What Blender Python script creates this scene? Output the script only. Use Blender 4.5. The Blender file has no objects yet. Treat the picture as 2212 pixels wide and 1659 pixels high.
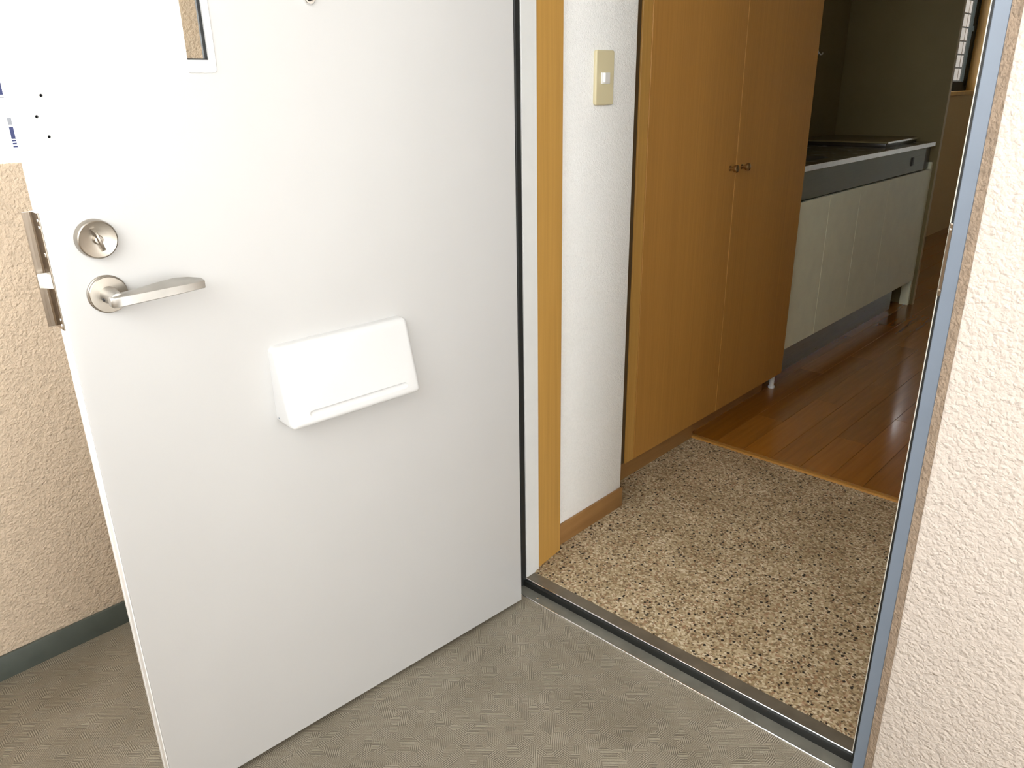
import bpy, bmesh, math, random
from mathutils import Matrix, Vector
random.seed(7)
scn = bpy.context.scene
COL = scn.collection
PI = math.pi

# ------------------------------------------------------------------ camera
cam_d = bpy.data.cameras.new('camera')
cam = bpy.data.objects.new('camera', cam_d)
COL.objects.link(cam)
cam_d.sensor_fit = 'HORIZONTAL'
cam_d.sensor_width = 36.0
cam_d.lens = 1667.56 / 2212 * 36.0
cam_d.clip_start = 0.02
cam.matrix_world = Matrix(((0.7291787, -0.2337672, 0.6431573, 0),
                           (0.6841307, 0.2713180, -0.6770168, 0),
                           (-0.0162358, 0.9336699, 0.3577666, 1.2),
                           (0, 0, 0, 1)))
scn.camera = cam

# ------------------------------------------------------------------ overcast sky
world = bpy.data.worlds.new('overcast_sky')
scn.world = world
world.use_nodes = True
bg = world.node_tree.nodes['Background']
bg.inputs[0].default_value = (0.965, 0.985, 1.0, 1)
bg.inputs[1].default_value = 1.0
scn.view_settings.view_transform = 'Standard'
scn.view_settings.look = 'None'
scn.view_settings.gamma = 1.0
scn.view_settings.use_curve_mapping = False
scn.view_settings.exposure = 3.08
scn.cycles.diffuse_bounces = 6
scn.cycles.glossy_bounces = 3
scn.cycles.max_bounces = 9


# ------------------------------------------------------------------ material helpers
def srgb(r, g, b):
    def f(c):
        c /= 255.0
        return c / 12.92 if c <= 0.04045 else ((c + 0.055) / 1.055) ** 2.4
    return (f(r), f(g), f(b), 1)


class N:
    """small wrapper for node trees"""
    def __init__(self, name, rough=0.5, metal=0.0, color=(0.8, 0.8, 0.8, 1), spec=0.5):
        self.m = bpy.data.materials.new(name)
        self.m.use_nodes = True
        self.t = self.m.node_tree
        self.b = self.t.nodes['Principled BSDF']
        self.b.inputs['Roughness'].default_value = rough
        self.b.inputs['Metallic'].default_value = metal
        self.b.inputs['Base Color'].default_value = color
        self.b.inputs['Specular IOR Level'].default_value = spec

    def n(self, kind, **kw):
        nd = self.t.nodes.new(kind)
        for k, v in kw.items():
            setattr(nd, k, v)
        return nd

    def l(self, a, b):
        self.t.links.new(a, b)

    def val(self, sock, v):
        if hasattr(v, 'default_value') or hasattr(v, 'is_linked'):
            self.l(v, sock)
        else:
            sock.default_value = v

    def math(self, op, a, b=0.0, clamp=False):
        nd = self.n('ShaderNodeMath', operation=op)
        nd.use_clamp = clamp
        self.val(nd.inputs[0], a)
        self.val(nd.inputs[1], b)
        return nd.outputs[0]

    def coord(self, kind='Object', scale=(1, 1, 1)):
        tc = self.n('ShaderNodeTexCoord')
        mp = self.n('ShaderNodeMapping')
        mp.inputs['Scale'].default_value = scale
        self.l(tc.outputs[kind], mp.inputs[0])
        return mp.outputs[0]

    def noise(self, vec, scale, detail=2.0, rough=0.5, dist=0.0):
        nd = self.n('ShaderNodeTexNoise')
        self.l(vec, nd.inputs['Vector'])
        nd.inputs['Scale'].default_value = scale
        nd.inputs['Detail'].default_value = detail
        nd.inputs['Roughness'].default_value = rough
        nd.inputs['Distortion'].default_value = dist
        return nd.outputs['Fac']

    def ramp(self, fac, stops):
        nd = self.n('ShaderNodeValToRGB')
        els = nd.color_ramp.elements
        while len(els) < len(stops):
            els.new(0.5)
        for e, (p, c) in zip(els, stops):
            e.position = p
            e.color = c
        self.l(fac, nd.inputs[0])
        return nd.outputs[0]

    def mix(self, fac, a, b, mode='MIX'):
        nd = self.n('ShaderNodeMix', data_type='RGBA', blend_type=mode)
        self.val(nd.inputs[0], fac)
        self.val(nd.inputs[6], a)
        self.val(nd.inputs[7], b)
        return nd.outputs[2]

    def bump(self, h, strength=0.5, distance=0.002, prev=None):
        nd = self.n('ShaderNodeBump')
        nd.inputs['Strength'].default_value = strength
        nd.inputs['Distance'].default_value = distance
        self.l(h, nd.inputs['Height'])
        if prev is not None:
            self.l(prev, nd.inputs['Normal'])
        self.l(nd.outputs[0], self.b.inputs['Normal'])
        return nd.outputs[0]

    def color(self, sock):
        self.l(sock, self.b.inputs['Base Color'])


def plain(name, col, rough=0.5, metal=0.0, var=0.04, scale=30.0, spec=0.5):
    """almost even material with a faint mottling"""
    k = N(name, rough, metal, col, spec)
    v = k.coord()
    f = k.noise(v, scale, 3)
    lo = tuple(c * (1 - var) for c in col[:3]) + (1,)
    hi = tuple(min(1, c * (1 + var)) for c in col[:3]) + (1,)
    k.color(k.ramp(f, [(0.3, lo), (0.7, hi)]))
    return k.m


def stucco(name, col, scale=95.0, strength=0.7, dist=0.004, dark=0.86):
    k = N(name, 0.85, 0, col, 0.25)
    v = k.coord()
    warp = k.n('ShaderNodeTexNoise')
    k.l(v, warp.inputs['Vector'])
    warp.inputs['Scale'].default_value = scale * 0.7
    add = k.n('ShaderNodeVectorMath', operation='MULTIPLY_ADD')
    k.l(warp.outputs['Color'], add.inputs[0])
    add.inputs[1].default_value = (0.012,) * 3
    k.l(v, add.inputs[2])
    vo = k.n('ShaderNodeTexVoronoi', feature='F1')
    k.l(add.outputs[0], vo.inputs['Vector'])
    vo.inputs['Scale'].default_value = scale
    inv = k.math('SUBTRACT', 1.0, vo.outputs['Distance'])
    n2 = k.noise(v, scale * 0.55, 2.5, 0.6, 0.6)
    n3 = k.noise(v, scale * 3.2, 0)
    h = k.math('ADD', k.math('MULTIPLY', inv, 0.8), k.math('MULTIPLY', n2, 1.3))
    h = k.math('ADD', h, k.math('MULTIPLY', n3, 0.2))
    k.bump(h, strength, dist)
    lo = tuple(c * dark for c in col[:3]) + (1,)
    k.color(k.ramp(n2, [(0.30, lo), (0.62, col)]))
    return k.m


def wood(name, dark, light, grain=(90, 90, 2.2), rough=0.45, coat=0.0, band=(9, 9, 0.25)):
    k = N(name, rough, 0, light, 0.4)
    g = k.noise(k.coord('Object', grain), 1.0, 4, 0.6, 0.4)
    b = k.noise(k.coord('Object', band), 1.0, 2, 0.5, 0.3)
    f = k.math('ADD', k.math('MULTIPLY', g, 0.65), k.math('MULTIPLY', b, 0.5))
    k.color(k.ramp(f, [(0.38, dark), (0.78, light)]))
    k.bump(g, 0.08, 0.0006)
    k.b.inputs['Coat Weight'].default_value = coat
    k.b.inputs['Coat Roughness'].default_value = 0.12
    return k.m


def brushed(name, col, rough=0.3, grain=(20, 20, 900)):
    k = N(name, rough, 1.0, col)
    g = k.noise(k.coord('Object', grain), 1.0, 2)
    k.l(k.math('ADD', k.math('MULTIPLY', g, 0.2), rough - 0.1), k.b.inputs['Roughness'])
    lo = tuple(c * 0.88 for c in col[:3]) + (1,)
    k.color(k.ramp(g, [(0.35, lo), (0.65, col)]))
    return k.m


M = {}
M['door_white'] = plain('door_white_paint', (0.515, 0.51, 0.495, 1), 0.38, 0, 0.012, 6)
M['box_white'] = plain('letter_box_white', (0.60, 0.60, 0.59, 1), 0.3, 0, 0.01, 6)
M['edge_white'] = plain('door_edge_white', (0.84, 0.84, 0.82, 1), 0.35, 0, 0.01, 6)
M['stucco_pink'] = stucco('stucco_pink_beige', (0.66, 0.535, 0.40, 1), 150, 0.8, 0.0032)
M['stucco_cream'] = stucco('stucco_cream', (0.58, 0.51, 0.445, 1), 135, 0.8, 0.0030, 0.94)
M['sealant'] = stucco('rough_tan_sealant', (0.35, 0.265, 0.19, 1), 150, 0.8, 0.003, 0.75)
M['slab'] = stucco('corridor_soffit_paint', (0.72, 0.69, 0.64, 1), 60, 0.4, 0.003)
M['grey_base'] = plain('grey_green_skirting', (0.070, 0.082, 0.070, 1), 0.5, 0, 0.08, 25)
M['frame_grey'] = plain('blue_grey_steel_frame', (0.150, 0.182, 0.226, 1), 0.42, 0, 0.03, 20)
M['jamb_grey'] = plain('pale_grey_jamb', (0.66, 0.665, 0.645, 1), 0.4, 0, 0.02, 20)
M['frame_edge'] = plain('cream_frame_edge', (0.74, 0.72, 0.63, 1), 0.4, 0, 0.02, 20)
M['rubber'] = plain('black_rubber', (0.008, 0.009, 0.008, 1), 0.55, 0, 0.1, 40)
M['hole'] = plain('dark_drill_hole', (0.004, 0.004, 0.006, 1), 0.9)
M['orange_wood'] = wood('orange_wood_casing', (0.42, 0.228, 0.050, 1), (0.565, 0.318, 0.080, 1))
M['closet_wood'] = wood('closet_veneer', (0.37, 0.178, 0.038, 1), (0.49, 0.245, 0.054, 1), (160, 160, 1.6), 0.5, 0.0, (3, 3, 0.3))
M['brown_base'] = wood('brown_skirting', (0.25, 0.125, 0.04, 1), (0.33, 0.175, 0.06, 1), (60, 6, 60))
M['plank'] = None
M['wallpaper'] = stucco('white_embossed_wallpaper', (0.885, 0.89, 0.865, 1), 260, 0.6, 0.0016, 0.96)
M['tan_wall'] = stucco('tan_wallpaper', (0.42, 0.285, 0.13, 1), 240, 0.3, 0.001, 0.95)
M['ceiling_white'] = stucco('white_ceiling_paper', (0.80, 0.79, 0.74, 1), 220, 0.3, 0.001, 0.97)
M['switch_beige'] = plain('beige_switch_plastic', (0.60, 0.535, 0.335, 1), 0.35, 0, 0.015, 20)
M['switch_white'] = plain('white_switch_plastic', (0.80, 0.80, 0.77, 1), 0.3, 0, 0.01, 20)
M['steel'] = brushed('satin_nickel', (0.42, 0.38, 0.325, 1), 0.34, (300, 30, 30))
M['lever_steel'] = brushed('lever_satin_silver', (0.55, 0.535, 0.50, 1), 0.42, (40, 40, 40))
M['guard_steel'] = brushed('brown_tinted_stainless', (0.30, 0.255, 0.205, 1), 0.24, (400, 400, 12))
M['chrome'] = brushed('bright_chrome', (0.93, 0.93, 0.92, 1), 0.16, (10, 200, 10))
M['latch'] = plain('pale_latch_metal', (0.78, 0.78, 0.74, 1), 0.3, 0.3)
M['brass'] = brushed('aged_brass', (0.46, 0.33, 0.17, 1), 0.3, (60, 60, 60))
M['cupboard_white'] = plain('cream_cupboard_laminate', (0.84, 0.86, 0.65, 1), 0.35, 0, 0.03, 14)
M['apron'] = brushed('dull_grey_steel_panel', (0.30, 0.32, 0.27, 1), 0.45, (30, 12, 300))
M['kick'] = brushed('dark_blue_grey_steel', (0.46, 0.53, 0.54, 1), 0.32, (20, 10, 200))
M['worktop'] = brushed('stainless_worktop', (0.55, 0.55, 0.52, 1), 0.24, (8, 60, 8))
M['black'] = plain('black_plastic', (0.012, 0.012, 0.012, 1), 0.35)
M['stove'] = plain('dark_brown_enamel', (0.045, 0.035, 0.025, 1), 0.25)
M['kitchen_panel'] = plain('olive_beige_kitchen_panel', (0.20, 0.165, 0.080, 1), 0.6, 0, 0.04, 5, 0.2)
M['gap_shade'] = plain('dark_brown_gap_shade', (0.075, 0.045, 0.016, 1), 0.6)  # shadow of the closet side gap, painted as dark brown
M['band'] = plain('beige_edge_band', (0.42, 0.33, 0.18, 1), 0.4)
M['sash'] = plain('dark_bronze_aluminium', (0.02, 0.023, 0.02, 1), 0.5, 0, 0.05, 20, 0.15)
M['tile'] = plain('pale_pink_wall_tile', (0.13, 0.098, 0.072, 1), 0.6, 0, 0.06, 9, 0.2)
M['grout'] = plain('dark_grout', (0.012, 0.010, 0.008, 1), 0.9)
M['facade'] = plain('white_render_facade', (0.85, 0.85, 0.83, 1), 0.8, 0, 0.02, 3)
M['far_glass'] = plain('blue_grey_window_glass', (0.016, 0.018, 0.045, 1), 0.5, 0, 0.1, 2, 0.1)
M['far_frame'] = plain('grey_window_frame', (0.10, 0.10, 0.105, 1), 0.6, 0, 0.05, 3, 0.1)
M['asphalt'] = plain('grey_ground', (0.28, 0.28, 0.27, 1), 0.9, 0, 0.1, 1)

g = N('clear_glass', 0.02, 0, (0.93, 0.95, 0.94, 1))
g.b.inputs['Transmission Weight'].default_value = 1.0
g.b.inputs['IOR'].default_value = 1.05
M['glass'] = g.m


def vinyl():
    k = N('hatched_vinyl_sheet', 0.46, 0, (0.3, 0.27, 0.22, 1), 0.4)
    v = k.coord()
    vo = k.n('ShaderNodeTexVoronoi', voronoi_dimensions='2D')
    k.l(v, vo.inputs['Vector'])
    vo.inputs['Scale'].default_value = 58
    sep = k.n('ShaderNodeSeparateColor')
    k.l(vo.outputs['Color'], sep.inputs[0])
    ang = k.math('MULTIPLY', k.math('FLOOR', k.math('MULTIPLY', sep.outputs[0], 4.0)), PI / 4)
    ang = k.math('ADD', ang, 0.75)
    sx = k.n('ShaderNodeSeparateXYZ')
    k.l(v, sx.inputs[0])
    p = k.math('ADD', k.math('MULTIPLY', sx.outputs[0], k.math('COSINE', ang)),
               k.math('MULTIPLY', sx.outputs[1], k.math('SINE', ang)))
    s = k.math('SINE', k.math('MULTIPLY', p, 2 * PI / 0.0038))
    s01 = k.math('ADD', k.math('MULTIPLY', s, 0.5), 0.5)
    fade = k.math('ADD', k.math('MULTIPLY', k.math('SUBTRACT', s01, 0.5), k.math('ADD', k.math('MULTIPLY', sep.outputs[1], 0.85), 0.15)), 0.40)
    big = k.noise(v, 5.5, 4, 0.6)
    fine = k.noise(v, 420, 2, 0.7)
    f = k.math('ADD', k.math('MULTIPLY', fade, 0.52), k.math('MULTIPLY', fine, 0.40))
    c = k.ramp(f, [(0.20, (0.115, 0.098, 0.072, 1)), (0.42, (0.235, 0.208, 0.158, 1)), (0.64, (0.38, 0.345, 0.275, 1))])
    stain = k.ramp(big, [(0.36, (0.84, 0.83, 0.80, 1)), (0.64, (1.06, 1.06, 1.06, 1))])
    k.color(k.mix(1.0, c, stain, 'MULTIPLY'))
    k.bump(k.math('ADD', fade, k.math('MULTIPLY', fine, 0.3)), 0.6, 0.0010)
    return k.m


def aggregate():
    k = N('washed_aggregate', 0.62, 0, (0.4, 0.33, 0.2, 1), 0.35)
    v = k.coord()
    vo = k.n('ShaderNodeTexVoronoi', voronoi_dimensions='2D')
    k.l(v, vo.inputs['Vector'])
    vo.inputs['Scale'].default_value = 230
    sep = k.n('ShaderNodeSeparateColor')
    k.l(vo.outputs['Color'], sep.inputs[0])
    c = k.ramp(sep.outputs[0], [(0.0, (0.155, 0.105, 0.060, 1)), (0.22, (0.30, 0.225, 0.125, 1)), (0.5, (0.42, 0.33, 0.20, 1)),
                                (0.78, (0.52, 0.43, 0.285, 1)), (1.0, (0.66, 0.58, 0.43, 1))])
    red = k.math('GREATER_THAN', sep.outputs[1], 0.86)
    c = k.mix(k.math('MULTIPLY', red, 0.6), c, (0.30, 0.155, 0.085, 1))
    v2 = k.n('ShaderNodeTexVoronoi', voronoi_dimensions='2D')
    wob = k.n('ShaderNodeTexNoise')
    k.l(v, wob.inputs['Vector'])
    wob.inputs['Scale'].default_value = 300
    ad = k.n('ShaderNodeVectorMath', operation='MULTIPLY_ADD')
    k.l(wob.outputs['Color'], ad.inputs[0])
    ad.inputs[1].default_value = (0.006,) * 3
    k.l(v, ad.inputs[2])
    k.l(ad.outputs[0], v2.inputs['Vector'])
    v2.inputs['Scale'].default_value = 95
    s2 = k.n('ShaderNodeSeparateColor')
    k.l(v2.outputs['Color'], s2.inputs[0])
    blk = k.math('MULTIPLY', k.math('LESS_THAN', s2.outputs[0], 0.24),
                 k.math('LESS_THAN', v2.outputs['Distance'], k.math('ADD', k.math('MULTIPLY', s2.outputs[2], 0.26), 0.10)))
    c = k.mix(blk, c, (0.018, 0.013, 0.008, 1))
    big = k.noise(v, 7, 3, 0.6)
    tone = k.ramp(big, [(0.34, (0.80, 0.77, 0.72, 1)), (0.64, (1.05, 1.05, 1.05, 1))])
    k.color(k.mix(1.0, c, tone, 'MULTIPLY'))
    k.bump(vo.outputs['Distance'], 0.25, 0.001)
    return k.m


def plank_mat():
    k = N('glossy_orange_brown_plank', 0.2, 0, (0.3, 0.13, 0.03, 1), 0.5)
    oi = k.n('ShaderNodeObjectInfo')
    v = k.coord('Object', (55, 3.0, 55))
    off = k.n('ShaderNodeVectorMath', operation='MULTIPLY_ADD')
    comb = k.n('ShaderNodeCombineXYZ')
    for i in range(3):
        k.l(oi.outputs['Random'], comb.inputs[i])
    k.l(comb.outputs[0], off.inputs[0])
    off.inputs[1].default_value = (37, 37, 37)
    k.l(v, off.inputs[2])
    g = k.noise(off.outputs[0], 1.0, 4, 0.6, 0.5)
    c = k.ramp(g, [(0.3, (0.285, 0.104, 0.012, 1)), (0.7, (0.36, 0.140, 0.018, 1))])
    t = k.ramp(oi.outputs['Random'], [(0.0, (0.74, 0.72, 0.70, 1)), (1.0, (1.08, 1.06, 1.04, 1))])
    k.color(k.mix(1.0, c, t, 'MULTIPLY'))
    k.b.inputs['Coat Weight'].default_value = 0.25
    k.b.inputs['Coat Roughness'].default_value = 0.08
    return k.m


M['vinyl'] = vinyl()
M['aggregate'] = aggregate()
M['plank'] = plank_mat()
M['sill_steel'] = plain('worn_brown_steel_sill', (0.165, 0.142, 0.105, 1), 0.36, 0.35, 0.16, 22)
M['sill_grey'] = plain('worn_grey_steel_sill', (0.20, 0.195, 0.165, 1), 0.34, 0.35, 0.16, 22)


# ------------------------------------------------------------------ mesh helpers
class MB:
    def __init__(self):
        self.bm = bmesh.new()

    def box(self, x0, x1, y0, y1, z0, z1, bevel=0.0, seg=2):
        b = bmesh.new()
        r = bmesh.ops.create_cube(b, size=1.0)
        for v in b.verts:
            v.co = Vector((x0 + (v.co.x + .5) * (x1 - x0), y0 + (v.co.y + .5) * (y1 - y0), z0 + (v.co.z + .5) * (z1 - z0)))
        if bevel > 0:
            bmesh.ops.bevel(b, geom=b.edges[:], offset=bevel, segments=seg, affect='EDGES', profile=0.5)
        self.merge(b)
        return self

    def merge(self, b):
        me = bpy.data.meshes.new('tmp')
        b.to_mesh(me)
        b.free()
        self.bm.from_mesh(me)
        bpy.data.meshes.remove(me)

    def prism(self, pts, axis, a0, a1, bevel=0.0, seg=2):
        """polygon pts in the two other axes (cyclic order), extruded along axis from a0 to a1"""
        b = bmesh.new()

        def mk(p, a):
            if axis == 'x':
                return (a, p[0], p[1])
            if axis == 'y':
                return (p[0], a, p[1])
            return (p[0], p[1], a)
        lo = [b.verts.new(mk(p, a0)) for p in pts]
        hi = [b.verts.new(mk(p, a1)) for p in pts]
        b.faces.new(lo)
        b.faces.new(hi)
        n = len(pts)
        for i in range(n):
            b.faces.new((lo[i], lo[(i + 1) % n], hi[(i + 1) % n], hi[i]))
        bmesh.ops.recalc_face_normals(b, faces=b.faces[:])
        if bevel > 0:
            bmesh.ops.bevel(b, geom=b.edges[:], offset=bevel, segments=seg, affect='EDGES', profile=0.5)
        self.merge(b)
        return self

    def lathe(self, origin, axis, prof, n=40):
        """prof: list of (radius, height along axis)"""
        b = bmesh.new()
        ax = Vector(axis).normalized()
        t = Vector((0, 0, 1)) if abs(ax.z) < 0.9 else Vector((1, 0, 0))
        e1 = ax.cross(t).normalized()
        e2 = ax.cross(e1).normalized()
        o = Vector(origin)
        rings = []
        for r, h in prof:
            if r <= 1e-6:
                rings.append([b.verts.new(o + ax * h)])
            else:
                rings.append([b.verts.new(o + ax * h + e1 * r * math.cos(2 * PI * i / n) + e2 * r * math.sin(2 * PI * i / n)) for i in range(n)])
        for A, B in zip(rings, rings[1:]):
            for i in range(n):
                j = (i + 1) % n
                if len(A) == 1 and len(B) == 1:
                    continue
                if len(A) == 1:
                    b.faces.new((A[0], B[i], B[j]))
                elif len(B) == 1:
                    b.faces.new((A[i], B[0], A[j]))
                else:
                    b.faces.new((A[i], B[i], B[j], A[j]))
        if len(rings[0]) > 1:
            b.faces.new(rings[0])
        if len(rings[-1]) > 1:
            b.faces.new(rings[-1])
        bmesh.ops.recalc_face_normals(b, faces=b.faces[:])
        self.merge(b)
        return self

    def loft(self, sections, close=True):
        b = bmesh.new()
        rs = [[b.verts.new(p) for p in s] for s in sections]
        n = len(rs[0])
        for A, B in zip(rs, rs[1:]):
            for i in range(n):
                b.faces.new((A[i], A[(i + 1) % n], B[(i + 1) % n], B[i]))
        b.faces.new(rs[0])
        b.faces.new(rs[-1])
        bmesh.ops.recalc_face_normals(b, faces=b.faces[:])
        self.merge(b)
        return self

    def build(self, name, mat, parent=None, smooth=None):
        me = bpy.data.meshes.new(name)
        self.bm.normal_update()
        self.bm.to_mesh(me)
        self.bm.free()
        me.materials.append(M[mat] if isinstance(mat, str) else mat)
        o = bpy.data.objects.new(name, me)
        COL.objects.link(o)
        if parent is not None:
            o.parent = parent
        if smooth:
            sm(me, smooth)
        return o


def sm(me, deg):
    b = bmesh.new()
    b.from_mesh(me)
    lim = math.radians(deg)
    for f in b.faces:
        f.smooth = True
    for e in b.edges:
        e.smooth = not (len(e.link_faces) == 2 and e.calc_face_angle(0) > lim)
    b.to_mesh(me)
    b.free()


def tag(o, label, cat=None, group=None, kind=None):
    o['label'] = label
    if cat:
        o['category'] = cat
    if group:
        o['group'] = group
    if kind:
        o['kind'] = kind
    return o


def empty(name, loc=(0, 0, 0), rz=0.0):
    o = bpy.data.objects.new(name, None)
    o.empty_display_size = 0.1
    COL.objects.link(o)
    o.location = loc
    o.rotation_euler = (0, 0, rz)
    return o


def bx(name, mat, parent, x0, x1, y0, y1, z0, z1, bevel=0.0, seg=2):
    return MB().box(x0, x1, y0, y1, z0, z1, bevel, seg).build(name, mat, parent, 35 if bevel else None)


def cut(o, cutter_mb):
    """boolean difference, applied"""
    c = cutter_mb.build('cutter', 'hole')
    c.parent = o.parent
    md = o.modifiers.new('cut', 'BOOLEAN')
    md.operation = 'DIFFERENCE'
    md.solver = 'EXACT'
    md.object = c
    bpy.context.view_layer.update()
    dg = bpy.context.evaluated_depsgraph_get()
    me = bpy.data.meshes.new_from_object(o.evaluated_get(dg))
    o.modifiers.clear()
    old = o.data
    o.data = me
    me.name = old.name
    bpy.data.meshes.remove(old)
    cm = c.data
    bpy.data.objects.remove(c)
    bpy.data.meshes.remove(cm)
    while len(me.materials) > 1:
        me.materials.pop()
    return o


def rrect(x0, x1, y0, y1, r, n=6):
    pts = []
    for cx, cy, a in ((x1 - r, y1 - r, 0), (x0 + r, y1 - r, 90), (x0 + r, y0 + r, 180), (x1 - r, y0 + r, 270)):
        for i in range(n + 1):
            t = math.radians(a + 90 * i / n)
            pts.append((cx + r * math.cos(t), cy + r * math.sin(t)))
    return pts


def struct(o, label, cat):
    return tag(o, label, cat, kind='structure')


# ------------------------------------------------------------------ the setting: floors
ZE = 0.02      # entry floor level
ZW = 0.026     # wooden floor level
struct(bx('corridor_floor', 'vinyl', None, -1.765, 4.5, -0.55, 1.197, -0.15, 0.0),
       'grey brown corridor floor of vinyl sheet embossed with small hatched patches', 'floor')
struct(bx('floor', 'aggregate', None, -1.30, -0.30, 1.268, 2.266, -0.15, ZE),
       'tan washed aggregate entry floor flecked with black stones', 'floor')
# wooden floor with planks
fl = struct(bx('wooden_floor', 'rubber', None, -1.85, -0.27, 2.266, 9.6, -0.15, ZW - 0.006),
            'glossy orange brown plank floor beyond the entry', 'floor')
bx('nosing', 'closet_wood', fl, -1.30, -0.27, 2.262, 2.282, ZE - 0.01, ZW + 0.0006, 0.0015)
PW, PL = 0.101, 0.91
protos = {}
ny = 0
row = 0
x = -0.27
while x > -1.85:
    x1 = x
    x0 = max(-1.85, x - PW)
    y = 2.283 - (0.0 if row % 3 == 0 else (0.31 if row % 3 == 1 else 0.60))
    while y < 9.6:
        ya, yb = max(2.283, y), min(9.6, y + PL)
        if yb - ya > 0.05:
            key = (round(x1 - x0, 3), round(yb - ya, 3))
            if key not in protos:
                w, l = key
                o = MB().box(0.0004, w - 0.0004, 0.0004, l - 0.0004, -0.006, 0, 0.0008, 1).build('plank', 'plank', fl)
                protos[key] = o.data
            else:
                o = bpy.data.objects.new('plank', protos[key])
                COL.objects.link(o)
                o.parent = fl
            o.location = (x0, ya, ZW)
        y += PL
    x -= PW
    row += 1

# threshold
th = struct(empty('threshold', (-0.72, 1.23, 0)), 'worn metal door threshold with black rubber step and bright edges', 'threshold')


def loc_children(parent):
    bpy.context.view_layer.update()


def wpart(mb, name, mat, parent, smooth=None):
    """mesh given in world coordinates, parented without moving"""
    o = mb.build(name, mat, None, smooth)
    off = parent.location
    o.data.transform(Matrix.Translation(-off))
    o.parent = parent
    return o


wpart(MB().box(-1.175, -0.262, 1.197, 1.232, -0.02, 0.002), 'outer_plate', 'sill_grey', th)
wpart(MB().box(-1.12, -0.285, 1.1945, 1.1975, -0.02, 0.0032, 0.0008, 1), 'edge_strip', 'chrome', th)
wpart(MB().box(-1.175, -0.262, 1.228, 1.236, -0.02, 0.0165, 0.003, 2), 'rubber_seal', 'rubber', th, 35)
wpart(MB().box(-1.175, -0.262, 1.2345, 1.2372, -0.02, 0.0212, 0.0008, 1), 'bright_edge', 'chrome', th)
wpart(MB().box(-1.175, -0.262, 1.2372, 1.269, -0.02, 0.0208), 'inner_plate', 'sill_steel', th)
wpart(MB().lathe((-1.075, 1.2105, 0.002), (0, 0, 1), [(0.0032, 0), (0.003, 0.0012), (0.0, 0.0016)], 14), 'rivet', 'chrome', th)

# ------------------------------------------------------------------ exterior walls
HC = 2.45
struct(bx('wall_right', 'stucco_cream', None, -0.2585, 4.5, 1.186, 1.32, -0.15, HC, 0.004),
       'cream stucco exterior wall beside the entrance opening', 'wall')
struct(MB().prism(((-0.2735, 1.199), (-0.2735, 1.25), (-0.2580, 1.25), (-0.2580, 1.189)), 'z', -0.0, HC).build('trim_1', 'sealant'),
       'rough tan sealant joint between blue grey door frame and cream stucco', 'trim')
struct(bx('wall_hinge_side', 'stucco_pink', None, -1.765, -1.176, 1.19, 1.395, -0.15, HC),
       'pinkish stucco exterior wall behind the hinges of the opened door', 'wall')
struct(bx('wall_lintel', 'stucco_cream', None, -1.176, -0.255, 1.19, 1.32, 2.09, HC), 'stucco strip of wall above the doorway', 'wall')
struct(bx('parapet_wall', 'stucco_pink', None, -1.92, -1.765, -0.70, 1.19, -0.15, 1.082, 0.006),
       'pink beige stucco parapet closing the corridor end behind the door', 'wall')
struct(bx('wall_back', 'stucco_pink', None, -1.765, 3.2, -0.70, -0.55, -0.15, 1.15, 0.006),
       'pink beige stucco parapet along the open side of the corridor', 'wall')
struct(bx('wall_back_shade_block', 'stucco_pink', None, -1.92, -1.30, -0.70, -0.55, 1.08, HC),  # out of view behind the camera, added to darken left floor and door bottom
       'unseen stucco block added at the back corner to shade the left floor and door', 'wall')
struct(bx('wall_pillar', 'stucco_pink', None, -1.92, -1.765, 0.66, 1.19, 1.08, HC),
       'pinkish stucco pillar above the parapet, seen through the slit of the door', 'wall')
struct(bx('corridor_ceiling', 'slab', None, -1.92, 4.5, -0.75, 1.32, HC, HC + 0.16), 'pale corridor soffit slab', 'ceiling')
struct(bx('baseboard_parapet', 'grey_base', None, -1.765, -1.757, -0.55, 1.19, -0.02, 0.058, 0.002),
       'dark grey green skirting along the foot of the stucco parapet', 'baseboard')

# ------------------------------------------------------------------ interior shell
HI = 2.36
struct(bx('wall_left', 'wallpaper', None, -1.85, -1.178, 1.395, 1.702, -0.1, HI + 0.1, 0.0015),
       'white embossed wallpaper wall carrying the light switch', 'wall')
struct(bx('baseboard_left', 'brown_base', None, -1.178, -1.170, 1.394, 1.704, ZE - 0.005, 0.081, 0.001),
       'brown wooden skirting under the white wallpaper wall', 'baseboard')
struct(bx('wall_inner_right', 'wallpaper', None, -0.27, -0.15, 1.32, 9.6, -0.1, HI), 'white papered hall wall opposite the closet', 'wall')
struct(bx('wall_far', 'wallpaper', None, -1.95, -0.15, 9.6, 9.7, -0.1, HI), 'white papered wall at the far end of the room', 'wall')
struct(bx('ceiling', 'ceiling_white', None, -1.97, -0.15, 1.28, 9.7, HI, HI + 0.1), 'white papered ceiling of the flat', 'ceiling')
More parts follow.
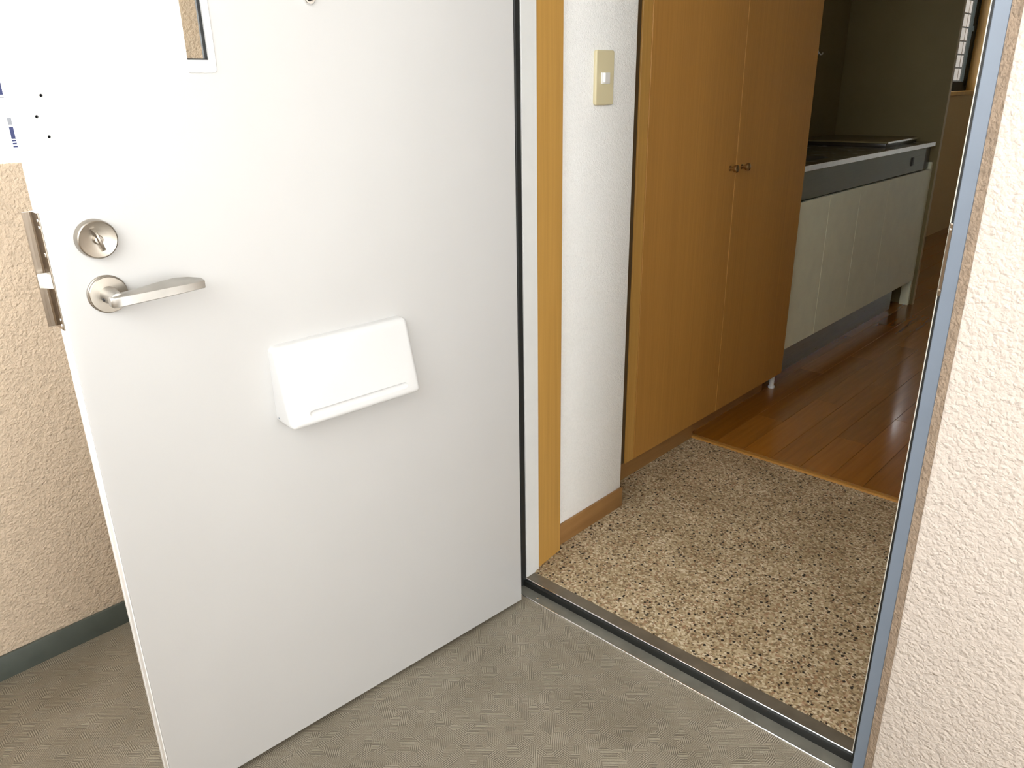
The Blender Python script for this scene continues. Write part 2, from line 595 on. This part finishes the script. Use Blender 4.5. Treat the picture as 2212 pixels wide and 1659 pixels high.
# left outer wall with the window opening
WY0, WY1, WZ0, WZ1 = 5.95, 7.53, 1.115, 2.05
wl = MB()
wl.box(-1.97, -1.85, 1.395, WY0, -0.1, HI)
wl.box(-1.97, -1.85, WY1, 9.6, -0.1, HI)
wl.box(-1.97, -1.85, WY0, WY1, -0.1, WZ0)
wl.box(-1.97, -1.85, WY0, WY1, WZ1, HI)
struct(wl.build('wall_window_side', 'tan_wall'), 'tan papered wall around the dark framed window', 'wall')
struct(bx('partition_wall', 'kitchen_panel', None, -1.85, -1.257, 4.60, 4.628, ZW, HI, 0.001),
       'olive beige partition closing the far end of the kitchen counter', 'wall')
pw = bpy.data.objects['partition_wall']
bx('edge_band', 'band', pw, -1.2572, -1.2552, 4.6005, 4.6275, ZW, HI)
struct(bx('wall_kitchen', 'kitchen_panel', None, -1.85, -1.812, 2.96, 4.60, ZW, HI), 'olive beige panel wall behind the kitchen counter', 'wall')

# window
wn = struct(empty('window_1', (-1.93, 6.75, WZ0)), 'dark framed sliding window with wooden sill at the end of the kitchen', 'window')
wpart(MB().box(-1.97, -1.835, WY0 - 0.03, 9.0, WZ0 - 0.022, WZ0 + 0.006, 0.002), 'sill', 'orange_wood', wn)
wpart(MB().box(-1.955, -1.842, WY1 - 0.012, WY1 + 0.035, WZ0 + 0.006, WZ1), 'reveal_board', 'orange_wood', wn)
wpart(MB().box(-1.955, -1.842, WY0 - 0.035, WY0 + 0.012, WZ0 + 0.006, WZ1), 'reveal_board', 'orange_wood', wn)
wpart(MB().box(-1.955, -1.842, WY0, WY1, WZ1 - 0.02, WZ1 + 0.02), 'head_board', 'orange_wood', wn)
fr = MB()
fr.box(-1.985, -1.93, WY0 + .012, WY1 - .012, WZ0 + .006, WZ0 + .04)
fr.box(-1.985, -1.93, WY0 + .012, WY1 - .012, WZ1 - .05, WZ1 - .02)
fr.box(-1.985, -1.93, WY0 + .012, WY0 + .04, WZ0 + .006, WZ1 - .02)
fr.box(-1.985, -1.93, WY1 - .045, WY1 - .012, WZ0 + .006, WZ1 - .02)
wpart(fr, 'window_frame', 'sash', wn)
for (a, b, xx) in ((WY0 + .04, 6.78, -1.965), (6.74, WY1 - .045, -1.945)):
    s = MB()
    s.box(xx - .012, xx + .012, a, a + .045, WZ0 + .04, WZ1 - .05)
    s.box(xx - .012, xx + .012, b - .075, b, WZ0 + .04, WZ1 - .05)
    s.box(xx - .012, xx + .012, a, b, WZ0 + .04, WZ0 + .075)
    s.box(xx - .012, xx + .012, a, b, WZ1 - .085, WZ1 - .05)
    so = wpart(s, 'sash', 'sash', wn)
    go = MB().box(xx - .003, xx + .003, a + .04, b - .07, WZ0 + .07, WZ1 - .08).build('pane', 'glass')
    go.data.transform(Matrix.Translation(-wn.location))
    go.parent = so
wpart(MB().box(-1.933, -1.918, 7.40, 7.43, 1.56, 1.60, 0.004), 'catch', 'sash', wn)

# tiled neighbour wall seen through the window
tw = struct(bx('tiled_wall', 'grout', None, -2.65, -2.506, 7.2, 11.5, -0.5, 2.6), 'pale pink tiled wall outside the kitchen window', 'wall')
tme = None
for i in range(13):
    for j in range(10):
        if tme is None:
            o = MB().box(0, 0.012, 0, 0.29, 0, 0.112, 0.002, 1).build('tile', 'tile', tw)
            tme = o.data
        else:
            o = bpy.data.objects.new('tile', tme)
            COL.objects.link(o)
            o.parent = tw
        o.location = (-2.506, 7.5 + j * 0.305, 0.95 + i * 0.125)

# ------------------------------------------------------------------ door frame
df = struct(empty('door_frame', (-0.72, 1.24, 0)), 'blue grey steel door frame around the open entrance', 'door frame')
# latch jamb
wpart(MB().box(-0.2935, -0.2735, 1.200, 1.27, 0.0, 2.09, 0.001, 1), 'jamb', 'frame_grey', df)
wpart(MB().box(-0.3040, -0.2925, 1.231, 1.2365, 0.002, 2.06), 'gasket', 'rubber', df)
wpart(MB().box(-0.3070, -0.2890, 1.236, 1.275, 0.0208, 2.06, 0.0008, 1), 'door_stop', 'frame_edge', df)
sp = wpart(MB().box(-0.2975, -0.2925, 1.1985, 1.203, 0.912, 1.016, 0.0015), 'strike_plate', 'guard_steel', df)
for zz in (0.921, 1.007):
    o = MB().lathe((-0.2950, 1.1985, zz), (0, -1, 0), [(0.0018, 0), (0.0016, 0.0006), (0, 0.0008)], 12).build('screw', 'chrome')
    o.data.transform(Matrix.Translation(-df.location))
    o.parent = sp
# hinge jamb
wpart(MB().box(-1.176, -1.135, 1.238, 1.272, 0.0208, 2.06, 0.001, 1), 'jamb', 'jamb_grey', df)
wpart(MB().box(-1.176, -1.1545, 1.185, 1.238, 0.0, 2.06), 'jamb_rebate', 'rubber', df)
wpart(MB().box(-1.1545, -1.137, 1.222, 1.2385, 0.0, 2.06, 0.002, 1), 'gasket', 'rubber', df)
wpart(MB().box(-1.176, -1.139, 1.272, 1.289, 0.0208, 2.06), 'jamb_return', 'jamb_grey', df)
wpart(MB().box(-1.176, -0.2705, 1.200, 1.275, 2.06, 2.10), 'header', 'frame_grey', df)
# wooden casing
struct(MB().prism(((-1.182, 1.289), (-1.1435, 1.289), (-1.1555, 1.3955), (-1.182, 1.3955)), 'z', ZE - 0.002, 2.1, 0.001, 1).build('trim_2', 'orange_wood', None, 35),
       'orange wooden casing board beside the hinge side door jamb', 'trim')
struct(bx('trim_3', 'orange_wood', None, -0.305, -0.262, 1.276, 1.36, ZE - 0.002, 2.1), 'orange wooden casing board inside the latch side jamb', 'trim')

# ------------------------------------------------------------------ the entrance door (local: x = towards the room side face, -y = from hinge to latch edge)
TH = 0.040
DW = 0.850
dr = struct(empty('door_1', (-1.092, 1.171, 0.0), math.radians(-3.994)),
            'white steel entrance door standing wide open into the corridor', 'door')
ZB, ZT = 0.012, 2.04
leaf = MB().box(-TH, 0, -DW, 0, ZB, ZT, 0.0014, 2).build('leaf', 'door_white', dr)
SL0, SL1, SLB, SLT = -0.628, -0.595, 1.244, 1.86     # slit opening in local y / z
cut(leaf, MB().box(-0.06, 0.02, SL0, SL1, SLB, SLT))
cut(leaf, MB().box(-0.06, -0.012, SL0 - 0.004, SL1 + 0.026, SLB - 0.03, SLT + 0.03))
sm(leaf.data, 35)
# folded leading edge: a proud strip
eg = MB()
eg.box(-TH + 0.003, -0.0030, -DW - 0.0016, -DW + 0.002, ZB, ZT, 0.0006, 1)
eg.box(-0.026, -0.024, -DW - 0.0026, -DW, ZB, ZT)
eg.build('edge_strip', 'edge_white', dr, 35)

# slit window: trim with round corners, gasket, glass
tf = MB().prism(rrect(SL0 - 0.0035, SL1 + 0.008, SLB - 0.0165, SLT + 0.014, 0.006), 'x', -0.002, 0.0016).build('window_trim', 'edge_white', dr)
cut(tf, MB().box(-0.06, 0.02, SL0 + 0.0005, SL1 - 0.0005, SLB + 0.0005, SLT))
bv = tf.modifiers.new('bevel', 'BEVEL')
bv.width = 0.001
bv.segments = 2
bv.limit_method = 'ANGLE'
bv.angle_limit = math.radians(50)
ga = MB()
ga.box(-0.0118, -0.0065, SL1 - 0.0045, SL1 - 0.0002, SLB, SLT)
ga.box(-0.0118, -0.0065, SL0 + 0.0002, SL0 + 0.0020, SLB, SLT)
ga.box(-0.0118, -0.0065, SL0, SL1, SLB + 0.0002, SLB + 0.0030)
ga.build('glazing_gasket', 'rubber', tf)
MB().box(-0.0110, -0.0080, SL0 + 0.001, SL1 - 0.001, SLB + 0.001, SLT - 0.001).build('pane', 'glass', tf)

# peephole
pe = MB().lathe((0, -0.427, 1.334), (1, 0, 0), [(0.0105, -0.001), (0.0105, 0.002), (0.0085, 0.0045), (0.0062, 0.0045), (0.0058, 0.002)], 36).build('peephole', 'chrome', dr, 40)
MB().lathe((0.002, -0.427, 1.334), (1, 0, 0), [(0.0058, -0.001), (0.005, 0.0006), (0.003, 0.0014), (0, 0.0017)], 28).build('lens', 'black', pe, 60)

# three empty screw holes of a removed chain
for s, z in ((0.820, 1.201), (0.830, 1.176), (0.821, 1.151)):
    cut(leaf, MB().lathe((0.001, -s, z), (-1, 0, 0), [(0.0020, 0), (0.0020, 0.012)], 12))
    MB().lathe((-0.0055, -s, z), (-1, 0, 0), [(0.0020, 0), (0.0020, 0.004)], 12).build('screw_hole', 'hole', dr)
sm(leaf.data, 35)

# thumb turn lock
tt = MB().lathe((0, -0.7925, 1.0165), (1, 0, 0), [(0.0268, -0.001), (0.0266, 0.0105), (0.0254, 0.0140), (0.0240, 0.0148), (0.0230, 0.0145), (0.0085, 0.0112), (0.0, 0.0112)], 56).build('thumb_turn', 'steel', dr, 35)
tk = MB()
ca, sa = math.cos(math.radians(15)), math.sin(math.radians(15))


def rot(y, z):
    return (-0.7925 + y * ca - z * sa, 1.0165 + y * sa + z * ca)


def tsec(x, hy, hz):
    return [(x,) + rot(-hy, -hz), (x,) + rot(hy, -hz), (x,) + rot(hy, hz), (x,) + rot(-hy, hz)]


tk.loft([tsec(0.011, 0.0030, 0.0165), tsec(0.0165, 0.0028, 0.0160), tsec(0.021, 0.0022, 0.0125), tsec(0.0225, 0.0012, 0.010)])
tk.lathe((0.010, -0.7925, 1.0165), (1, 0, 0), [(0.0068, 0), (0.0064, 0.006), (0.0050, 0.009), (0, 0.0095)], 24)
tk.build('turn_piece', 'steel', tt, 35)

# lever handle
lh = MB().lathe((0, -0.7915, 0.9385), (1, 0, 0), [(0.0268, -0.001), (0.0268, 0.004), (0.0258, 0.0048), (0.0248, 0.0048), (0.0258, 0.0058), (0.0255, 0.0085), (0.0245, 0.0095),
                                               (0.0115, 0.0098), (0, 0.0098)], 56).build('lever_handle', 'steel', dr, 35)
MB().lathe((0.007, -0.7915, 0.9385), (1, 0, 0), [(0.0125, 0), (0.0118, 0.008), (0.0104, 0.020), (0.0098, 0.033), (0.0085, 0.041), (0, 0.043)], 36).build('neck', 'lever_steel', lh, 60)
MB().lathe((0.0195, -0.8015, 0.9350), (0, -1, -0.25), [(0.0022, 0), (0.0020, 0.0022), (0, 0.0024)], 12).build('set_screw', 'black', lh)
secs = []
for s, xc, zc, hd, hz, lift in ((0.8020, 0.0445, 0.9355, 0.0050, 0.0055, 0.0), (0.7990, 0.0448, 0.9357, 0.0078, 0.0076, 0.001), (0.788, 0.0458, 0.9362, 0.0085, 0.0078, 0.0018),
                                (0.765, 0.0472, 0.9370, 0.0075, 0.0075, 0.004), (0.735, 0.0470, 0.9381, 0.0080, 0.0071, 0.0075),
                                (0.710, 0.0462, 0.9390, 0.0090, 0.0067, 0.0090), (0.690, 0.0460, 0.9397, 0.0086, 0.0063, 0.0065), (0.6735, 0.0465, 0.9403, 0.0062, 0.0060, 0.002), (0.6722, 0.0465, 0.9403, 0.0058, 0.0056, 0.0015)):
    secs.append([(xc + hd, -s, zc - hz * .8), (xc + hd, -s, zc + hz * .8), (xc + hd * .75, -s, zc + hz), (xc - hd * .7, -s, zc + hz + lift * .9), (xc - hd, -s, zc + hz * .8 + lift),
                 (xc - hd, -s, zc - hz * .8), (xc - hd * .7, -s, zc - hz), (xc + hd * .75, -s, zc - hz)])
MB().loft(secs).build('lever', 'lever_steel', lh, 40)

# lock faceplate on the leading edge, guard plate on the outer face, latch
E0 = -DW - 0.0026
fp = MB()
fp.box(-0.0390, -0.0075, E0 - 0.0012, E0 + 0.001, 0.8955, 1.057, 0.0005, 1)
fpo = fp.build('lock_faceplate', 'guard_steel', dr)
for zz in (1.046, 1.037, 0.910, 0.902):
    MB().lathe((-0.0125, E0 - 0.001, zz), (0, -1, 0), [(0.0026, 0), (0.0022, 0.0009), (0, 0.0011)], 14).build('screw', 'chrome', fpo)
MB().box(-0.0165, -0.0095, E0 - 0.0022, E0, 0.998, 1.003, 0.0004, 1).build('deadbolt_slot', 'chrome', fpo)
gp = MB()
gp.prism([(-0.0455, E0 - 0.0115), (-0.0437, E0 - 0.0115), (-0.0420, E0 - 0.003), (-0.0385, E0 + 0.002), (-0.0385, E0 + 0.03), (-0.0455, E0 + 0.03)], 'z', 0.8965, 1.0555)
gp.build('guard_plate', 'guard_steel', dr)
la = MB().prism([(-0.034, E0 - 0.0005), (-0.034, E0 - 0.012), (-0.030, E0 - 0.0135), (-0.012, E0 - 0.003), (-0.010, E0)], 'z', 0.9545, 0.9735, 0.0008, 1)
la.build('latch', 'latch', dr, 35)

# letter receiving box
box = MB()
b2 = bmesh.new()
S0, S1, BZ0, BZ1 = -0.568, -0.300, 0.668, 0.807
DB, DT = 0.056, 0.022
vs = [b2.verts.new(p) for p in ((0, S0, BZ0 + 0.002), (0, S1, BZ0 + 0.002), (0, S1, BZ1), (0, S0, BZ1), (DB, S0, BZ0), (DB, S1, BZ0), (DT, S1, BZ1), (DT, S0, BZ1))]
for f in ((0, 1, 2, 3), (4, 5, 6, 7), (0, 1, 5, 4), (3, 2, 6, 7), (0, 3, 7, 4), (1, 2, 6, 5)):
    b2.faces.new([vs[i] for i in f])
bmesh.ops.recalc_face_normals(b2, faces=b2.faces[:])
es = [e for e in b2.edges if max(v.co.x for v in e.verts) > 0.01 and not (e.verts[0].co.x < 0.01 or e.verts[1].co.x < 0.01)]
es += [e for e in b2.edges if (min(v.co.x for v in e.verts) < 0.01 < max(v.co.x for v in e.verts))]
bmesh.ops.bevel(b2, geom=list(set(es)), offset=0.0105, segments=6, affect='EDGES', profile=0.5)
box.merge(b2)
bo = box.build('letter_box', 'box_white', dr)
# recessed finger groove across the lower front
sl = math.atan2(DB - DT, BZ1 - BZ0)
pill = []
for y, z in rrect(-0.531, -0.330, 0.6835, 0.6945, 0.0054, 6):
    pill.append((y, z))
fx = lambda z: DB - (z - BZ0) * math.tan(sl)
cutter = MB()
cutter.loft([[(fx(z) - 0.0002 - 0.0055 * (z - 0.6835) / 0.011, y, z) for y, z in pill], [(fx(z) + 0.01, y, z) for y, z in pill]])
cut(bo, cutter)
sm(bo.data, 30)
MB().lathe((0.009, S0, 0.681), (0, -1, 0), [(0.0016, -0.0005), (0.0014, 0.0004), (0, 0.0005)], 12).build('screw', 'frame_grey', bo)

# ------------------------------------------------------------------ light switch on the white wall
sw = tag(empty('light_switch', (-1.178, 1.566, 1.219)), 'beige single rocker light switch on white wallpaper wall', 'light switch')
swp = MB().prism(rrect(-0.035, 0.035, -0.060, 0.060, 0.006), 'x', -0.001, 0.0085)
po = swp.build('cover_plate', 'switch_beige', sw, 35)
bv = po.modifiers.new('bevel', 'BEVEL')
bv.width = 0.003
bv.segments = 3
bv.limit_method = 'ANGLE'
bv.angle_limit = math.radians(50)
MB().box(0.005, 0.0105, -0.0165, 0.0165, -0.0135, 0.0115, 0.001, 2).build('switch_surround', 'switch_white', sw, 35)
MB().prism([(-0.0100, 0.009), (0.0140, 0.009), (0.0140, 0.0120), (-0.0100, 0.0165)], 'z', -0.0095, 0.0105).build('rocker', 'switch_white', sw).data.transform(
    Matrix(((0, 1, 0, 0), (1, 0, 0, 0), (0, 0, 1, 0), (0, 0, 0, 1))))

# ------------------------------------------------------------------ closet
CX = -1.245
cl = tag(empty('closet', (-1.5, 2.32, ZE)), 'tall brown veneer closet with two brass knobs and flush doors', 'closet')
wpart(MB().box(-1.812, CX - 0.020, 1.706, 2.905, 0.098, HI - 0.005), 'carcass', 'closet_wood', cl)
wpart(MB().box(-1.60, -1.266, 1.706, 2.266, ZE - 0.001, 0.099), 'plinth', 'brown_base', cl)
wpart(MB().box(-1.60, -1.285, 2.284, 2.84, ZW - 0.001, 0.099), 'plinth', 'brown_base', cl)
wpart(MB().box(CX - 0.020, CX - 0.006, 1.706, 1.823, 0.090, HI - 0.006), 'gap_shade_strip', 'gap_shade', cl)  # fills the recess beside the wall; its dark colour stands in for shade
wpart(MB().box(CX - 0.020, CX - 0.001, 1.823, 1.866, 0.089, HI - 0.006, 0.001, 1), 'side_stile', 'orange_wood', cl)
for a, b, ky in ((1.868, 2.381, 2.344), (2.3835, 2.920, 2.422)):
    d_ = wpart(MB().box(CX - 0.020, CX, a, b, 0.089, HI - 0.008, 0.0012, 1), 'closet_door', 'closet_wood', cl, 35)
    kb = MB().lathe((CX, ky, 0.948), (1, 0, 0), [(0.0085, -0.001), (0.0085, 0.002), (0.0055, 0.004), (0.0055, 0.013), (0.0105, 0.016), (0.0125, 0.021), (0.0118, 0.026), (0.0085, 0.0285), (0, 0.029)], 32).build('knob', 'brass', None, 40)
    kb.data.transform(Matrix.Translation(-cl.location))
    kb.parent = d_
wpart(MB().lathe((-1.270, 2.893, ZW), (0, 0, 1), [(0.013, 0), (0.013, 0.008), (0.010, 0.010), (0.010, 0.064), (0.014, 0.066), (0.014, 0.073)], 20), 'leg', 'switch_white', cl, 40)

# ------------------------------------------------------------------ kitchen
sc = tag(empty('sink_cabinet', (-1.55, 3.78, ZW)), 'cream kitchen base cabinet with flush doors and steel kick plate', 'cabinet')
cb = MB()
cb.box(-1.80, -1.292, 2.97, 4.576, 0.172, 0.190)
cb.box(-1.80, -1.785, 2.97, 4.576, 0.190, 0.772)
cb.box(-1.785, -1.292, 2.97, 2.988, 0.190, 0.772)
cb.box(-1.785, -1.292, 4.558, 4.576, 0.190, 0.772)
wpart(cb, 'carcass', 'cupboard_white', sc)
prev = 2.972
for yb in (3.272, 3.610, 3.972, 4.575):
    wpart(MB().box(-1.292, -1.273, prev + 0.0012, yb - 0.0012, 0.166, 0.766, 0.001, 1), 'cabinet_door', 'cupboard_white', sc, 35)
    prev = yb
ap = wpart(MB().box(-1.310, -1.281, 2.972, 4.47, 0.772, 0.884), 'apron_panel', 'apron', sc)
o = MB().box(-1.284, -1.2795, 4.285, 4.385, 0.806, 0.848, 0.001, 1).build('control_plate', 'apron')
o.data.transform(Matrix.Translation(-sc.location)); o.parent = ap
o = MB().box(-1.283, -1.2735, 4.252, 4.280, 0.806, 0.846, 0.002, 1).build('switch_knob', 'black')
o.data.transform(Matrix.Translation(-sc.location)); o.parent = ap
wpart(MB().box(-1.310, -1.287, 4.47, 4.565, 0.772, 0.884), 'end_panel', 'stove', sc)
wpart(MB().box(-1.345, -1.325, 2.972, 4.44, ZW, 0.172), 'kick_plate', 'kick', sc)
wpart(MB().box(-1.320, -1.274, 4.578, 4.5985, ZW, 0.80), 'side_panel', 'cupboard_white', sc)

wt = tag(MB().box(-1.812, -1.270, 2.962, 4.566, 0.884, 0.905, 0.003, 2).build('worktop', 'worktop', None, 35),
         'stainless steel kitchen worktop with bright front edge and sink', 'worktop')
MB().box(-1.2715, -1.2665, 2.963, 4.566, 0.8835, 0.9049, 0.001, 1).build('front_edge', 'chrome', wt)
cut(wt, MB().prism(rrect(-1.74, -1.345, 3.00, 3.42, 0.05), 'z', 0.80, 0.95))
sm(wt.data, 35)
bs = MB()
bs.loft([[(x, y, 0.8855) for x, y in rrect(-1.742, -1.343, 2.998, 3.422, 0.05)], [(x, y, 0.775) for x, y in rrect(-1.73, -1.355, 3.01, 3.41, 0.06)]])
bs.loft([[(x, y, 0.8856) for x, y in rrect(-1.745, -1.340, 2.995, 3.425, 0.05)], [(x, y, 0.773) for x, y in rrect(-1.733, -1.352, 3.007, 3.413, 0.06)]])
bmesh.ops.delete(bs.bm, geom=[f for f in bs.bm.faces if len(f.verts) > 4 and f.calc_center_median().z > 0.88], context='FACES')
bs.build('sink_basin', 'worktop', wt, 35)

st = tag(empty('stove', (-1.55, 4.29, 0.905)), 'low dark stove top with bright front trim on the steel worktop', 'stove')
wpart(MB().box(-1.775, -1.345, 4.055, 4.505, 0.905, 0.922, 0.002), 'body', 'stove', st, 35)
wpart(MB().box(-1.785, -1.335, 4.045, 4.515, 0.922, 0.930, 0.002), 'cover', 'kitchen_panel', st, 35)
wpart(MB().box(-1.336, -1.331, 4.045, 4.515, 0.921, 0.931, 0.001, 1), 'front_trim', 'chrome', st)
cp = tag(MB().lathe((-1.745, 4.00, 0.905), (0, 0, 1), [(0.026, 0), (0.030, 0.004), (0.030, 0.026), (0.024, 0.030), (0, 0.031)], 28).build('sink_stopper', 'black', None, 40),
         'small black round stopper lying on the worktop beside the closet edge', 'stopper')
hk = tag(empty('wall_hook', (-1.812, 4.23, 1.345)), 'tiny white hook on the dark panel wall above the worktop', 'hook')
MB().lathe((0, 0, 0), (1, 0, 0), [(0.016, 0), (0.016, 0.003), (0.012, 0.006), (0.005, 0.007), (0, 0.007)], 24).build('hook_base', 'switch_white', hk, 40)
MB().loft([[(x + 0.004 * math.cos(a) , 0.004 * math.sin(a), z) for a in [k * PI / 4 for k in range(8)]] for x, z in ((0.008, 0.004), (0.016, -0.004), (0.022, -0.012), (0.028, -0.010), (0.031, 0.0))]).build('hook_arm', 'switch_white', hk, 60)

# ------------------------------------------------------------------ neighbourhood beyond the parapet
gr = struct(bx('ground', 'asphalt', None, -60, 40, -60, 60, -7.2, -7.0), 'grey ground far below the corridor', 'ground')
ab = tag(empty('apartment_building', (-48, 12, -7)), 'white apartment block with narrow blue grey windows beyond the parapet', 'building')
wpart(MB().box(-52, -45.2, -8, 34, -7, 16), 'wall', 'facade', ab)


def far_part(mb, name, mat, par):
    o = mb.build(name, mat)
    o.data.transform(Matrix.Translation(-ab.location))
    o.parent = par
    return o


for k in range(9):
    y0 = 12.11 + (k - 4) * 3.6
    for z0 in (-4.75, -1.15, 2.45, 6.05):
        y1 = y0 + 0.30
        wdw = wpart(MB().box(-45.21, -45.1, y0 - .06, y1 + .06, z0 - .06, z0 + 1.46), 'window', 'facade', ab)
        far_part(MB().box(-45.12, -45.05, y0, y1, z0 + 0.42, z0 + 0.98), 'pane', 'far_glass', wdw)
        far_part(MB().box(-45.12, -45.05, y0, y1, z0 + 1.08, z0 + 1.40), 'pane', 'far_frame', wdw)
        for q in range(3):
            zz = z0 + 0.02 + q * 0.14
            far_part(MB().box(-45.12, -45.06, y0, y1, zz, zz + 0.085), 'louvre', 'far_glass', wdw)
    for z0 in (1.22, ):
        if k == 4:
            wdw = wpart(MB().box(-45.21, -45.1, 11.55, 12.22, 1.10, 2.80), 'window', 'facade', ab)
            far_part(MB().box(-45.12, -45.05, 11.60, 12.19, 1.30, 2.75), 'pane', 'far_glass', wdw)
            far_part(MB().box(-45.12, -45.05, 11.95, 12.19, 1.16, 1.21), 'louvre', 'far_frame', wdw)
